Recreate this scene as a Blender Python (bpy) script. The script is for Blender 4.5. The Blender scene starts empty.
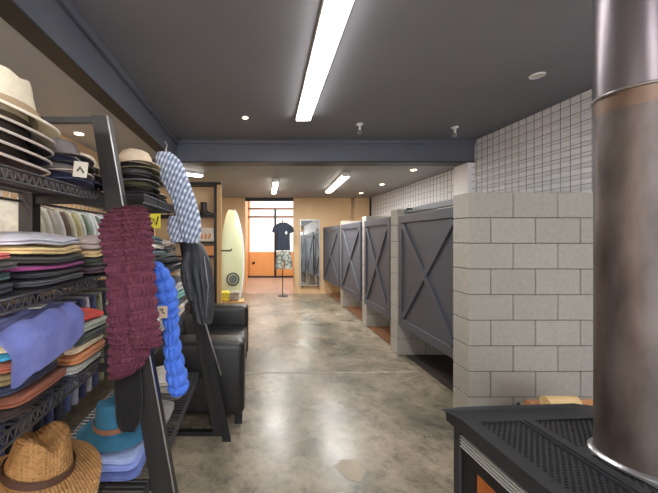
import bpy, bmesh, math, random
from mathutils import Vector, Matrix, noise
random.seed(11)
SC = bpy.context.scene
COL = SC.collection
F, CX, CY, EYE = 310.0, 255.0, 238.0, 1.45
def P(px, py, Y):
    """world point seen at a photo position, at a distance Y down the aisle"""
    return Vector(((px-CX)/F*Y, Y, EYE-(py-CY)/F*Y))
R = math.radians

# ------------------------------------------------------------------ materials
def lin(c):
    return tuple(((v/255.0)/12.92 if v/255.0 <= .04045 else ((v/255.0+.055)/1.055)**2.4) for v in c)
MATS = {}
def mat(name, c1, c2=None, rough=.6, metal=0, scale=6, detail=4, stretch=(1,1,1), bump=0, bscale=None,
        emit=0, island=0, contrast=.5, spec=.5, sheen=0, trans=0):
    if name in MATS: return MATS[name]
    m = bpy.data.materials.new(name); m.use_nodes = True
    nt = m.node_tree; N = nt.nodes; L = nt.links
    b = N['Principled BSDF']
    b.inputs['Roughness'].default_value = rough; b.inputs['Metallic'].default_value = metal
    b.inputs['Specular IOR Level'].default_value = spec
    a = lin(c1)+(1,); z = lin(c2 or c1)+(1,)
    tc = N.new('ShaderNodeTexCoord'); mp = N.new('ShaderNodeMapping'); mp.inputs['Scale'].default_value = stretch
    L.new(tc.outputs['Object'], mp.inputs['Vector'])
    nz = N.new('ShaderNodeTexNoise'); nz.inputs['Scale'].default_value = scale; nz.inputs['Detail'].default_value = detail
    L.new(mp.outputs['Vector'], nz.inputs['Vector'])
    rp = N.new('ShaderNodeValToRGB'); rp.color_ramp.elements[0].position = .5-contrast*.5; rp.color_ramp.elements[1].position = .5+contrast*.5
    rp.color_ramp.elements[0].color = a; rp.color_ramp.elements[1].color = z
    L.new(nz.outputs['Fac'], rp.inputs['Fac'])
    out = rp.outputs['Color']
    if island:
        g = N.new('ShaderNodeNewGeometry'); mr = N.new('ShaderNodeMapRange')
        mr.inputs['To Min'].default_value = 1-island; mr.inputs['To Max'].default_value = 1+island
        L.new(g.outputs['Random Per Island'], mr.inputs['Value'])
        mx = N.new('ShaderNodeMix'); mx.data_type = 'RGBA'; mx.blend_type = 'MULTIPLY'; mx.inputs['Factor'].default_value = 1
        L.new(out, mx.inputs['A']); cc = N.new('ShaderNodeCombineColor')
        for i in range(3): L.new(mr.outputs['Result'], cc.inputs[i])
        L.new(cc.outputs['Color'], mx.inputs['B']); out = mx.outputs['Result']
    L.new(out, b.inputs['Base Color'])
    if bump:
        n2 = N.new('ShaderNodeTexNoise'); n2.inputs['Scale'].default_value = bscale or scale*6; n2.inputs['Detail'].default_value = 4
        L.new(mp.outputs['Vector'], n2.inputs['Vector'])
        bp = N.new('ShaderNodeBump'); bp.inputs['Strength'].default_value = bump; bp.inputs['Distance'].default_value = .01
        L.new(n2.outputs['Fac'], bp.inputs['Height']); L.new(bp.outputs['Normal'], b.inputs['Normal'])
    if emit:
        b.inputs['Emission Strength'].default_value = emit; b.inputs['Emission Color'].default_value = a
    if sheen: b.inputs['Sheen Weight'].default_value = sheen
    if trans:
        b.inputs['Transmission Weight'].default_value = trans
    MATS[name] = m
    return m
def cloth_mat(c, c2=None, rough=.9):
    d = c2 or tuple(min(255, int(v*1.22+7)) for v in c)
    return mat('cloth_%d_%d_%d_%d' % (c+(d[0],)), c, d, rough=rough, scale=16, bump=.35, bscale=240, spec=.2, sheen=.15)

# ------------------------------------------------------------------ mesh builder
class MB:
    def __init__(s): s.bm = bmesh.new()
    def box(s, c, size, rz=0, ry=0, rx=0, bev=0, seg=2):
        M = Matrix.Translation(Vector(c)) @ Matrix.Rotation(rz,4,'Z') @ Matrix.Rotation(ry,4,'Y') @ Matrix.Rotation(rx,4,'X') @ Matrix.Diagonal(Vector((*size,1)))
        r = bmesh.ops.create_cube(s.bm, size=1, matrix=M)
        if bev:
            vs = set(r['verts']); es = [e for e in s.bm.edges if e.verts[0] in vs and e.verts[1] in vs]
            bmesh.ops.bevel(s.bm, geom=es, offset=bev, segments=seg, profile=.5, affect='EDGES')
        return s
    def span(s, a, b, bev=0, seg=2):
        return s.box([(a[i]+b[i])/2 for i in range(3)], [abs(b[i]-a[i]) for i in range(3)], bev=bev, seg=seg)
    def tube(s, pts, r, n=8, closed=False, cap=True):
        pts = [Vector(p) for p in pts]; k = len(pts); rings = []; up = None
        for i, p in enumerate(pts):
            a = pts[(i-1) % k] if (closed or i > 0) else p
            c = pts[(i+1) % k] if (closed or i < k-1) else p
            t = (c-a).normalized()
            if up is None: up = Vector((0,0,1)) if abs(t.z) < .9 else Vector((1,0,0))
            x = t.cross(up)
            if x.length < 1e-6: x = t.cross(Vector((0,1,0)))
            x.normalize(); y = x.cross(t).normalized(); up = y
            rr = r[i] if isinstance(r, (list,tuple)) else r
            rings.append([s.bm.verts.new(p + x*rr*math.cos(2*math.pi*j/n) + y*rr*math.sin(2*math.pi*j/n)) for j in range(n)])
        s.skin(rings, closed, cap); return s
    def skin(s, rings, closed=False, cap=True):
        k = len(rings); n = len(rings[0])
        for i in range(k if closed else k-1):
            A, B = rings[i], rings[(i+1) % k]
            for j in range(n): s.bm.faces.new((A[j], A[(j+1)%n], B[(j+1)%n], B[j]))
        if cap and not closed:
            s.bm.faces.new(rings[0][::-1]); s.bm.faces.new(rings[-1])
    def lathe(s, prof, c=(0,0,0), n=32):
        rings = []
        for r, z in prof:
            rings.append([s.bm.verts.new((c[0]+r*math.cos(2*math.pi*j/n), c[1]+r*math.sin(2*math.pi*j/n), c[2]+z)) for j in range(n)])
        s.skin(rings, False, True); return s
    def prism(s, poly, vec):
        a = [s.bm.verts.new(p) for p in poly]; v = Vector(vec)
        b = [s.bm.verts.new(Vector(p)+v) for p in poly]
        s.bm.faces.new(a); s.bm.faces.new(b[::-1]); n = len(a)
        for i in range(n): s.bm.faces.new((a[i], b[i], b[(i+1)%n], a[(i+1)%n]))
        return s
    def sphere(s, c, r, sc=(1,1,1), u=16, v=10):
        bmesh.ops.create_uvsphere(s.bm, u_segments=u, v_segments=v, radius=r, matrix=Matrix.Translation(Vector(c)) @ Matrix.Diagonal(Vector((*sc,1))))
        return s
    def warp(s, f):
        for v in s.bm.verts: v.co = f(v.co)
        return s
    def xf(s, M):
        bmesh.ops.transform(s.bm, matrix=M, verts=s.bm.verts); return s
    def build(s, name, m, parent=None, smooth=False, off=None, sub=0):
        bmesh.ops.recalc_face_normals(s.bm, faces=s.bm.faces)
        if off is None: off = parent.location if (parent is not None and parent.type == 'EMPTY') else Vector((0,0,0))
        for v in s.bm.verts: v.co -= off
        if smooth:
            for f in s.bm.faces: f.smooth = True
            for e in s.bm.edges:
                if len(e.link_faces) == 2 and e.calc_face_angle(0) > .75: e.smooth = False
        me = bpy.data.meshes.new(name); s.bm.to_mesh(me); s.bm.free(); me.materials.append(m)
        o = bpy.data.objects.new(name, me); COL.objects.link(o)
        if parent is not None: o.parent = parent
        if sub:
            d = o.modifiers.new('sub','SUBSURF'); d.levels = d.render_levels = sub
        return o
def tag(o, label, cat, group=None, kind=None):
    o['label'] = label; o['category'] = cat
    if group: o['group'] = group
    if kind: o['kind'] = kind
    return o
def thing(name, label, cat, loc=(0,0,0), group=None, kind=None):
    o = bpy.data.objects.new(name, None); COL.objects.link(o); o.location = Vector(loc); o.empty_display_size = .1
    return tag(o, label, cat, group, kind)
def struct(o, label=None):
    o['kind'] = 'structure'
    if label: o['label'] = label
    return o
def solo(mb, name, m, label, cat, group=None, smooth=True):
    """one-mesh thing whose origin sits at its base"""
    vs = [v.co for v in mb.bm.verts]
    b = Vector(((min(v.x for v in vs)+max(v.x for v in vs))/2, (min(v.y for v in vs)+max(v.y for v in vs))/2, min(v.z for v in vs)))
    o = mb.build(name, m, None, smooth, off=b); o.location = b
    return tag(o, label, cat, group)
def dup(root, loc=None, rot=None, label=None, group=None, mats=None):
    r = root.copy(); COL.objects.link(r)
    if loc is not None: r.location = Vector(loc)
    if rot is not None: r.rotation_euler = rot
    if label: r['label'] = label
    if group: r['group'] = group
    def setm(o):
        stem = o.name.split('.')[0]
        if mats and stem in mats and o.type == 'MESH':
            o.data = o.data.copy(); o.data.materials[0] = mats[stem]
    setm(r)
    for ch in list(root.children):
        c = ch.copy(); COL.objects.link(c); c.parent = r; setm(c)
        for g in list(ch.children):
            d = g.copy(); COL.objects.link(d); d.parent = c; setm(d)
    return r

# ---- loops surface (cloth, scarves, garments, limbs of soft things)
def cat_rows(rows, sub):
    out = []; n = len(rows)
    for i in range(n-1):
        p0, p1, p2, p3 = rows[max(i-1,0)], rows[i], rows[i+1], rows[min(i+2,n-1)]
        for k in range(sub):
            t = k/sub
            out.append(tuple(.5*((2*b)+(-a+c)*t+(2*a-5*b+4*c-d)*t*t+(-a+3*b-3*c+d)*t**3) for a,b,c,d in zip(p0,p1,p2,p3)))
    out.append(tuple(rows[-1])); return out
def loops(mb, rows, n=40, sub=6, p=2.6, disp=None, cap=True):
    """rows of (x, y, z, half width, half thickness, yaw); hanging downwards"""
    rr = cat_rows(rows, sub); rings = []; K = len(rr)
    for i, (x,y,z,hw,ht,yaw) in enumerate(rr):
        ax = Vector((math.cos(yaw), math.sin(yaw), 0)); ay = Vector((-math.sin(yaw), math.cos(yaw), 0)); ring = []
        for j in range(n):
            a = 2*math.pi*j/n; c, s_ = math.cos(a), math.sin(a)
            u = math.copysign(abs(c)**(2/p), c); w = math.copysign(abs(s_)**(2/p), s_)
            d = disp(i/(K-1), j/n, u) if disp else 0
            q = Vector((x,y,z)) + ax*(u*(hw+d*abs(u)*.6)) + ay*(w*ht + math.copysign(d, w)*min(1, abs(w)*1.5))
            ring.append(mb.bm.verts.new(q))
        rings.append(ring)
    mb.skin(rings, cap=cap); return mb
def folds(amp, freq, seed=0, vfreq=0):
    def f(v, a, u): return amp*math.sin(u*freq + seed + 1.3*math.sin(v*5+seed)) * (.35+.65*v) + amp*.5*noise.noise(Vector((u*3, v*5, seed)))
    return f

# ---- folded garment: a rounded slab with fold grooves round its edge
def folded(w, d, h, seed, layers=3, n=44, rnd=.22, sag=.004):
    mb = MB(); rings = []; H = layers*5
    prof = []
    for k in range(H+1):
        t = k/H; ph = (t*layers) % 1 if k < H else 1
        ins = .011*(1-math.sqrt(max(0, 1-(2*ph-1)**2)))
        prof.append((t*h, ins))
    q_ = min(w,d)/2
    prof = [(0, q_*.9), (0, q_*.66), (0, q_*.42), (0, q_*.2)] + prof + [(h+.001, q_*.2), (h+.0015, q_*.42), (h+.002, q_*.66), (h+.002, q_*.9)]
    for z, ins in prof:
        ring = []
        for j in range(n):
            a = 2*math.pi*j/n; c, s_ = math.cos(a), math.sin(a)
            u = math.copysign(abs(c)**(rnd*1.5), c); v = math.copysign(abs(s_)**(rnd*1.5), s_)
            q = Vector((u*(w/2-ins), v*(d/2-ins), z))
            nn = noise.noise(Vector((q.x*9+seed*7, q.y*9, z*30+seed)))
            q.x += nn*.006; q.y += nn*.006
            q.z += noise.noise(Vector((q.x*7, q.y*7, seed*3.1)))*sag*(.2+.8*z/max(h,.001))
            ring.append(mb.bm.verts.new(q))
        rings.append(ring)
    mb.skin(rings); return mb

# ---- hats
def hat_shell(mb, rings_def, ex=1.0, ey=1.14, curl=.015, pinch=.03, R_=.17, n=48, th=.0022, crown_r=.1):
    def surf(r, z, a, off):
        x = r*math.cos(a)*ex; y = r*math.sin(a)*ey
        zz = z
        if r > crown_r: zz += curl*((r-crown_r)/(R_-crown_r))**2*math.cos(2*a)
        else:
            f = max(0, 1-(r/crown_r)**2)
        if z > .05:
            k = min(1, (z-.05)/.05)
            zz -= pinch*k*math.exp(-(x/(.035))**2)*(1-.3*abs(y)/.1)
            fr = math.exp(-((y+.09)/.05)**2)*k
            x *= 1-.25*fr
        return Vector((x, y, zz-off))
    outer = []; 
    for r, z in rings_def: outer.append([mb.bm.verts.new(surf(r, z, 2*math.pi*j/n, 0)) for j in range(n)])
    inner = []
    for r, z in rings_def[::-1]: inner.append([mb.bm.verts.new(surf(max(r-(th if z > .012 else 0), .003), z, 2*math.pi*j/n, th)) for j in range(n)])
    mb.skin(outer+inner, closed=True, cap=False); return mb
def fedora(name, label, body, band, R_=.165, cr=.092, h=.115, curl=.018, pinch=.032, edge=None, droop=-.01, group=None):
    t = thing(name, label, 'hat', group=group)
    prof = [(R_, droop), (R_*.93, droop*.8), (R_*.82, droop*.4), (cr+.02, 0), (cr+.004, .004), (cr, .015), (cr*.93, .04), (cr*.86, h*.6), (cr*.80, h*.82), (cr*.72, h*.95), (cr*.56, h), (cr*.35, h), (.004, h)]
    hat_shell(MB(), prof, curl=curl, pinch=pinch, R_=R_, crown_r=cr+.005).build('felt_body', body, t, True)   if False else None
    mb = MB(); hat_shell(mb, prof, curl=curl, pinch=pinch, R_=R_, crown_r=cr+.005); mb.build('hat_body', body, t, True)
    if band:
        mb = MB(); n = 48; rings = []
        for r, z in ((cr+.0015,.006),(cr+.0055,.008),(cr+.005,.026),(cr+.001,.028)):
            rings.append([mb.bm.verts.new((r*math.cos(2*math.pi*j/n), r*1.14*math.sin(2*math.pi*j/n), z)) for j in range(n)])
        mb.skin(rings, closed=True, cap=False); mb.build('hat_band', band, t, True)
    if edge:
        mb = MB(); mb.tube([(R_*math.cos(2*math.pi*j/48), R_*1.14*math.sin(2*math.pi*j/48), droop-.002+curl*math.cos(4*math.pi*j/48)) for j in range(48)], .0042, 6, closed=True)
        mb.build('brim_edge', edge, t, True)
    return t
def cap(name, label, body, peak, group=None, r=.088, h=.085):
    t = thing(name, label, 'cap', group=group)
    prof = [(r, 0), (r*.975, .015), (r*.90, h*.5), (r*.74, h*.8), (r*.48, h*.95), (r*.2, h), (.003, h)]
    mb = MB(); hat_shell(mb, prof, curl=0, pinch=.008, R_=r*2, crown_r=r*1.2); mb.build('cap_dome', body, t, True)
    mb = MB(); top = []; bot = []; K = 20
    outer = []; inner = []
    for k in range(K+1):
        a = R(-160+140*k/K)
        ri = r*1.0; ro = r*1.0+.062*math.sin(math.pi*k/K)**.6
        zc = .004-.016*abs(math.cos(a))**1.5
        outer.append(((ro*math.cos(a), ro*1.14*math.sin(a), zc-.008)))
        inner.append(((ri*math.cos(a), ri*1.14*math.sin(a), .004)))
    for dz in (0, .004):
        pass
    V = lambda q, dz: mb.bm.verts.new((q[0], q[1], q[2]+dz))
    rings = [[V(outer[k],0), V(outer[k],.004), V(inner[k],.004), V(inner[k],0)] for k in range(K+1)]
    mb.skin(rings); mb.build('cap_peak', peak, t, True)
    mb = MB(); mb.sphere((0,0,h+.001), .007, (1,1,.6), 10, 6); mb.build('top_button', body, t, True)
    return t

# ------------------------------------------------------------------ palette
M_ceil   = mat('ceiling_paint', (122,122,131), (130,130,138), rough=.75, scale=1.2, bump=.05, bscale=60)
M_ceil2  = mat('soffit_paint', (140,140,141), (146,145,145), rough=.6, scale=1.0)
M_beam   = mat('beam_paint', (94,98,110), (104,108,119), rough=.55, scale=2)
M_steel  = mat('beam_steel', (40,42,47), rough=.5)
M_wwall  = mat('white_board', (238,240,244), (244,245,248), rough=.7, scale=2)
M_mesh   = mat('mesh_wire', (122,124,134), rough=.5)
M_ply    = mat('plywood', (212,174,128), (226,196,156), rough=.55, scale=5, detail=6, stretch=(1,1,.18), contrast=.7)
M_ply2   = mat('plywood_warm', (218,156,92), (230,176,114), rough=.5, scale=4, detail=6, stretch=(1,1,.2), contrast=.7)
M_block  = mat('concrete_block', (160,158,152), (184,181,174), rough=.95, scale=30, detail=8, bump=.5, bscale=160, island=.05, contrast=.9)
M_mortar = mat('mortar', (104,100,93), rough=1, scale=40, bump=.3)
M_door   = mat('charcoal_paint', (72,76,87), (80,84,95), rough=.5, scale=3, stretch=(1,1,.3))
M_black  = mat('black_steel', (28,28,31), (36,36,39), rough=.45, scale=12, metal=.2)
M_post   = mat('blackened_timber', (27,25,26), (40,36,37), rough=.5, scale=10, stretch=(1,1,.15), bump=.15)
M_wire   = mat('chrome_wire', (96,96,100), rough=.4, metal=.7)
M_white  = mat('white_enamel', (232,232,232), rough=.5)
M_lamp   = mat('lamp_diffuser', (255,250,242), emit=11)
M_lamp2  = mat('lamp_diffuser_small', (255,248,238), emit=9)
M_spot   = mat('spot_lens', (255,214,160), emit=26)
M_leather= mat('black_leather', (26,26,28), (36,36,38), rough=.33, scale=14, bump=.25, bscale=120)
M_stove  = mat('stove_black', (50,51,55), (60,61,65), rough=.42, scale=30, metal=.35, bump=.08, bscale=300)
M_chrome = mat('polished_trim', (170,170,172), rough=.3, metal=.9)
M_fluelo = mat('heat_tinted_steel', (62,52,49), (112,104,102), rough=.46, metal=.5, scale=7, detail=9, stretch=(1.5,1.5,.6), contrast=.42, bump=.05)
M_flueup = mat('stainless_flue', (88,80,84), (120,114,122), rough=.33, metal=.65, scale=4, stretch=(2,2,.3), bump=.03)
M_firebr = mat('fire_brick', (226,120,50), (240,150,78), rough=.9, scale=14)
M_mirror = mat('mirror_glass', (232,236,236), rough=.03, metal=1)
M_tanpost= mat('pine_post', (190,150,96), (206,170,118), rough=.6, scale=8, stretch=(1,1,.15))

# concrete floor
def floor_mat():
    m = bpy.data.materials.new('polished_concrete'); m.use_nodes = True; nt = m.node_tree; N = nt.nodes; L = nt.links; b = N['Principled BSDF']
    tc = N.new('ShaderNodeTexCoord')
    def nz(scale, detail, rough=.55, dist=0):
        n = N.new('ShaderNodeTexNoise'); n.inputs['Scale'].default_value = scale; n.inputs['Detail'].default_value = detail; n.inputs['Roughness'].default_value = rough
        n.inputs['Distortion'].default_value = dist; L.new(tc.outputs['Object'], n.inputs['Vector']); return n
    def ramp(src, stops):
        r = N.new('ShaderNodeValToRGB'); e = r.color_ramp.elements
        e[0].position, e[0].color = stops[0][0], lin(stops[0][1])+(1,); e[1].position, e[1].color = stops[-1][0], lin(stops[-1][1])+(1,)
        for p, c in stops[1:-1]:
            q = e.new(p); q.color = lin(c)+(1,)
        L.new(src, r.inputs['Fac']); return r
    a = ramp(nz(1.5, 10, .68, .5).outputs['Fac'], [(.30,(92,92,82)), (.43,(130,125,111)), (.54,(162,152,137)), (.68,(184,172,156))])
    c = ramp(nz(11, 9, .78).outputs['Fac'], [(.34,(140,142,134)), (.5,(232,230,224)), (.66,(255,252,246))])
    mx = N.new('ShaderNodeMix'); mx.data_type = 'RGBA'; mx.blend_type = 'MULTIPLY'; mx.inputs['Factor'].default_value = .85
    L.new(a.outputs['Color'], mx.inputs['A']); L.new(c.outputs['Color'], mx.inputs['B'])
    d = ramp(nz(2.6, 10, .75, 1.2).outputs['Fac'], [(.62,(0,0,0)), (.72,(150,150,150))])
    m2 = N.new('ShaderNodeMix'); m2.data_type = 'RGBA'; L.new(d.outputs['Color'], m2.inputs['Factor'])
    L.new(mx.outputs['Result'], m2.inputs['A']); m2.inputs['B'].default_value = lin((196,184,160))+(1,)
    L.new(m2.outputs['Result'], b.inputs['Base Color'])
    rr = N.new('ShaderNodeMapRange'); rr.inputs['To Min'].default_value = .16; rr.inputs['To Max'].default_value = .42
    L.new(nz(1.8, 6).outputs['Fac'], rr.inputs['Value']); L.new(rr.outputs['Result'], b.inputs['Roughness'])
    bp = N.new('ShaderNodeBump'); bp.inputs['Strength'].default_value = .08; bp.inputs['Distance'].default_value = .01
    L.new(nz(24, 6).outputs['Fac'], bp.inputs['Height']); L.new(bp.outputs['Normal'], b.inputs['Normal'])
    return m
M_floor = floor_mat()
M_pink = mat('corridor_floor', (176,154,140), (190,168,152), rough=.35, scale=2)
M_brown = mat('cubicle_boards', (128,88,60), (150,108,76), rough=.5, scale=6, stretch=(.3,2,1))

# ------------------------------------------------------------------ room shell
XL, XR, YF, YB = -1.95, 3.03, -3.0, 8.1
struct(MB().span((XL-.1,YF,-.1),(XR+.1,YB+.02,0)).build('floor', M_floor))
struct(MB().span((-.4,YB+.02,-.1),(2.6,11.5,.0)).build('floor_corridor', M_pink))
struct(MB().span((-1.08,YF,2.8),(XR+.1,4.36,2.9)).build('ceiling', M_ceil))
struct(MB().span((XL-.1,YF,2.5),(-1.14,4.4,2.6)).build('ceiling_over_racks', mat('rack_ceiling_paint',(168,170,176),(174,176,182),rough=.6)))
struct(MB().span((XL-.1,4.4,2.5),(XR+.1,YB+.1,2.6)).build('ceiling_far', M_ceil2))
b = struct(MB().span((-1.18,YF,2.5),(-1.08,4.28,2.8)).build('beam_along_racks', M_beam))
MB().span((-1.08,YF,2.735),(-1.045,4.28,2.8), bev=.006).build('beam_cornice', M_beam, b)
MB().span((-1.195,YF,2.488),(-1.07,4.28,2.5)).build('beam_flange', M_steel, b)
b = struct(MB().span((-1.18,4.28,2.505),(XR,4.46,2.8)).build('beam_across', M_beam))
MB().span((-1.18,4.255,2.49),(XR,4.485,2.505)).build('beam_flange', M_steel, b)
MB().span((-1.08,4.25,2.745),(XR,4.28,2.8), bev=.005).build('beam_cornice', M_beam, b)
# right wall: white boards with shallow horizontal grooves
mb = MB(); z = 0
while z < 2.85:
    mb.span((XR, YF, z), (XR+.1, YB, z+.096), bev=.006, seg=1); z += .1
w = struct(mb.build('wall_right', M_wwall)); MB().span((XR+.03,YF,0),(XR+.12,YB,2.9)).build('board_backing', M_mortar, w)
struct(MB().span((2.93,4.27,0),(XR,4.56,2.49)).build('column_white', M_wwall))
struct(MB().span((XL-.1,YF,0),(XL,5.0,2.5)).build('wall_left', M_ply))
# far wall with opening
struct(MB().span((-2.05,YB,0),(-.26,YB+.1,2.5)).build('wall_far_left', M_ply))
wf = struct(MB().span((1.01,YB,0),(XR+.1,YB+.1,2.5)).build('wall_far_right', M_ply))
MB().span((1.0,YB-.015,0),(XR,YB,.10)).build('baseboard_far', M_ply, wf)
MB().span((XR-.04,YB-.04,0),(XR,YB,2.5)).build('corner_trim', M_steel, wf)
struct(MB().span((-2.05,5.0,0),(-1.95,YB,2.5)).build('wall_left_far', M_ply))
struct(MB().span((-.36,YB,0),(-.26,11.5,3.0)).build('wall_corridor_left', M_ply2))
struct(MB().span((2.5,YB,0),(2.6,11.5,3.0)).build('wall_corridor_right', M_wwall))
struct(MB().span((-.4,YB,3.0),(2.6,11.5,3.1)).build('ceiling_corridor', M_wwall))
struct(MB().span((-.26,YB,2.42),(1.01,YB+.1,2.5)).build('trim_1', M_steel))
struct(MB().span((-.36,YB+.1,2.5),(2.6,YB+.2,3.1)).build('wall_over_opening', M_wwall))
# corridor end: sliding door with frosted lights
YW = 11.4
dr = struct(MB().span((-.26,YW,.0),(2.5,YW+.1,.94)).build('wall_corridor_end', M_ply2))
M_frost = mat('frosted_pane', (236,240,244), rough=.6, emit=.55)
win = struct(MB().span((-.26,YW,.94),(-.19,YW+.06,2.95)).span((1.5,YW,.94),(1.56,YW+.06,2.95)).build('window_1', M_ply2))
MB().span((-.19,YW+.03,.94),(1.5,YW+.05,2.95)).build('window_pane', M_frost, win)
M_tran = mat('transom_wood', (120,88,64), rough=.5)
for zz in (2.53, 2.23): MB().span((-.26,YW-.04,zz-.03),(1.56,YW+.03,zz+.03)).build('transom', M_tran, win)
MB().span((.71,YW-.05,.05),(.78,YW+.03,2.53)).build('mullion', M_black, win)
struct(MB().span((1.56,YW,.94),(2.5,YW+.1,3.0)).build('wall_corridor_end_side', M_ply2))
d1 = struct(MB().span((-.2,YW-.05,.06),(.7,YW-.01,.92), bev=.005).build('door_1', M_ply2))
MB().span((-.1,YW-.075,.50),(.0,YW-.05,.58), bev=.008).build('door_handle', M_black, d1)
MB().span((-.26,YW-.07,0),(1.56,YW-.01,.06)).build('baseboard_corridor', M_steel, d1)
# shopfront behind the viewer: open glazing in a timber wall
fr = struct(MB().span((XL,YF-.1,0),(XR,YF,.4)).span((XL,YF-.1,2.4),(XR,YF,2.9)).build('wall_shopfront', M_ply))
w2 = struct(MB().span((XL,YF-.08,.4),(XL+.08,YF-.02,2.4)).span((XR-.08,YF-.08,.4),(XR,YF-.02,2.4)).span((.5,YF-.08,.4),(.58,YF-.02,2.4)).build('window_2', M_black))
# floor joint
struct(MB().box((.62,3.34,.0),(2.3,.02,.003), rz=.012).build('floor_joint', mat('joint_filler',(206,200,188),(120,116,104),rough=.9,scale=9)))
struct(MB().prism([(.50,1.97,.0006),(.57,2.03,.0006),(.66,2.02,.0006),(.69,1.93,.0006),(.63,1.84,.0006),(.56,1.86,.0006)],(0,0,.0008)).build('floor_patch', mat('floor_filler',(176,166,148),(160,150,134),rough=.55,scale=10)))

# ------------------------------------------------------------------ concrete block partitions
def partition(name, Y0, X0, lab):
    LB, CH, n = .352, .2011, 9
    mb = MB(); g = .006
    for k in range(n):
        x = X0; first = LB if (k % 2 == 0) else LB*.5
        while x < XR-.01:
            ln = first if x == X0 else LB
            x1 = min(x+ln, XR)
            mb.span((x+(0 if x==X0 else g/2), Y0, k*CH+g/2), (x1-g/2, Y0+.19, (k+1)*CH-g/2), bev=.0035, seg=1)
            x = x1
    o = struct(mb.build(name, M_block), lab)
    MB().span((X0+.006,Y0+.006,0),(XR,Y0+.184,n*CH-.006)).build('mortar', M_mortar, o)
    return o
PIERS = [(2.43,1.673),(3.83,1.757),(5.05,1.812),(6.52,1.852)]
for i,(y,x) in enumerate(PIERS):
    partition('partition_wall' if i == 0 else 'partition_wall.%03d' % i, y, x, None)
for i,(y,x) in enumerate(PIERS[1:]):
    y1 = (PIERS+[(8.09,1.8)])[i+2][0]
    struct(MB().span((x+.08,y+.195,0),(XR,y1-.005,.012)).build('floor_cubicle', M_brown))
struct(MB().span((1.86,2.625,0),(XR,3.825,.01)).build('floor_cubicle_near', mat('dark_mat',(52,46,42),(64,58,54),rough=.9)))

# ------------------------------------------------------------------ cubicle doors
def cubicle_door(a, b_, z0, z1, label):
    a, b_ = Vector(a), Vector(b_); L = (b_-a).length; rz = math.atan2(b_.y-a.y, b_.x-a.x)
    t = thing('cubicle_door', label, 'door', (a.x,a.y,z0), 'charcoal braced cubicle doors', 'thing')
    M = Matrix.Rotation(rz,4,'Z')
    O = Vector((0,0,0)); H = z1-z0; zv = Vector((0,0,0))
    # local: x along the door, +y towards the aisle
    MB().span((0,-.012,0),(L,.006,H)).xf(M).build('door_panel', M_door, t, off=O)
    rw = .075
    for x0 in (0, L-rw): MB().span((x0,.004,0),(x0+rw,.026,H), bev=.003).xf(M).build('stile', M_door, t, off=O)
    for zz in (0, H-rw*1.25): MB().span((rw,.004,zz),(L-rw,.026,zz+rw*1.25), bev=.003).xf(M).build('rail', M_door, t, off=O)
    w, h = L-2*rw, H-2.5*rw; ang = math.atan2(h, w); D = math.hypot(w, h)
    for s in (1,-1):
        m2 = MB().box((0,0,0),(D-.06,.022,.066), bev=.002)
        dy = .0155 if s == 1 else .0170
        m2.xf(M @ Matrix.Translation((L/2,dy,H/2)) @ Matrix.Rotation(-s*ang,4,'Y')); m2.build('brace', M_door, t, off=O)
    for zz in (.18, H-.22):
        MB().span((L-.006,-.03,zz),(L+.018,.014,zz+.09)).tube([(L+.008,-.02,zz-.005),(L+.008,-.02,zz+.095)],.008,8).xf(M).build('hinge', M_black, t, off=O)
    return t
DL = ['charcoal cubicle door with crossed braces, hung beside the tall concrete block end wall',
      'charcoal cubicle door with crossed braces, second from the block wall by the stove',
      'charcoal cubicle door with crossed braces, third from the block wall by the stove',
      'charcoal cubicle door with crossed braces, closest to the mirror on the plywood wall']
ends = [((1.79,3.81),(1.765,2.64)), ((1.80,5.035),(1.775,4.035)), ((1.825,6.505),(1.81,5.255)), ((1.80,8.07),(1.835,6.725))]
for lab,(a,b_) in zip(DL, ends):
    cubicle_door((b_[0],b_[1],0),(a[0],a[1],0), .385, 1.725, lab)
# header rail above the near door
t = thing('steel_bar', 'grey steel header bar across the cubicle opening beside the block end wall', 'bar', (1.86,2.63,1.75))
MB().span((1.845,2.625,1.755),(1.895,3.825,1.815), bev=.004).build('bar_tube', mat('grey_steel',(128,134,142),rough=.4,metal=.4), t)
MB().tube([(1.835,3.62,1.79),(1.79,3.62,1.79)],.01,10).sphere((1.785,3.62,1.79),.016).build('coat_knob', M_black, t, True)

# ------------------------------------------------------------------ wire mesh on right wall
def wire_panel(label, y0, y1, z0, z1, dy, dz):
    t = thing('wall_grid', label, 'wire grid', (XR-.05,y0,z0))
    mb = MB(); k = 0; y = y0
    while y <= y1+1e-4: mb.tube([(XR-.055,y,z0),(XR-.055,y,z1)],.0032,5); y += dy
    mb.build('vertical_mesh', M_mesh, t); mb = MB(); z = z0
    while z <= z1+1e-4: mb.tube([(XR-.061,y0,z),(XR-.061,y1,z)],.0032,5); z += dz
    mb.build('horizontal_mesh', M_mesh, t)
    for yy in (y0+.3,(y0+y1)/2,y1-.3):
        for zz in (z0+.25,z1-.2): MB().tube([(XR-.06,yy,zz),(XR+.002,yy,zz)],.005,6).build('bracket', M_white, t)
wire_panel('white wall grid of thin grey wire above the block end wall, before the crossing beam', 2.45, 4.25, 1.84, 2.79, .095, .095)
wire_panel('white wall grid of thin grey wire running above the cubicles, beyond the crossing beam', 4.6, 7.95, 1.86, 2.48, .095, .095)

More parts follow.
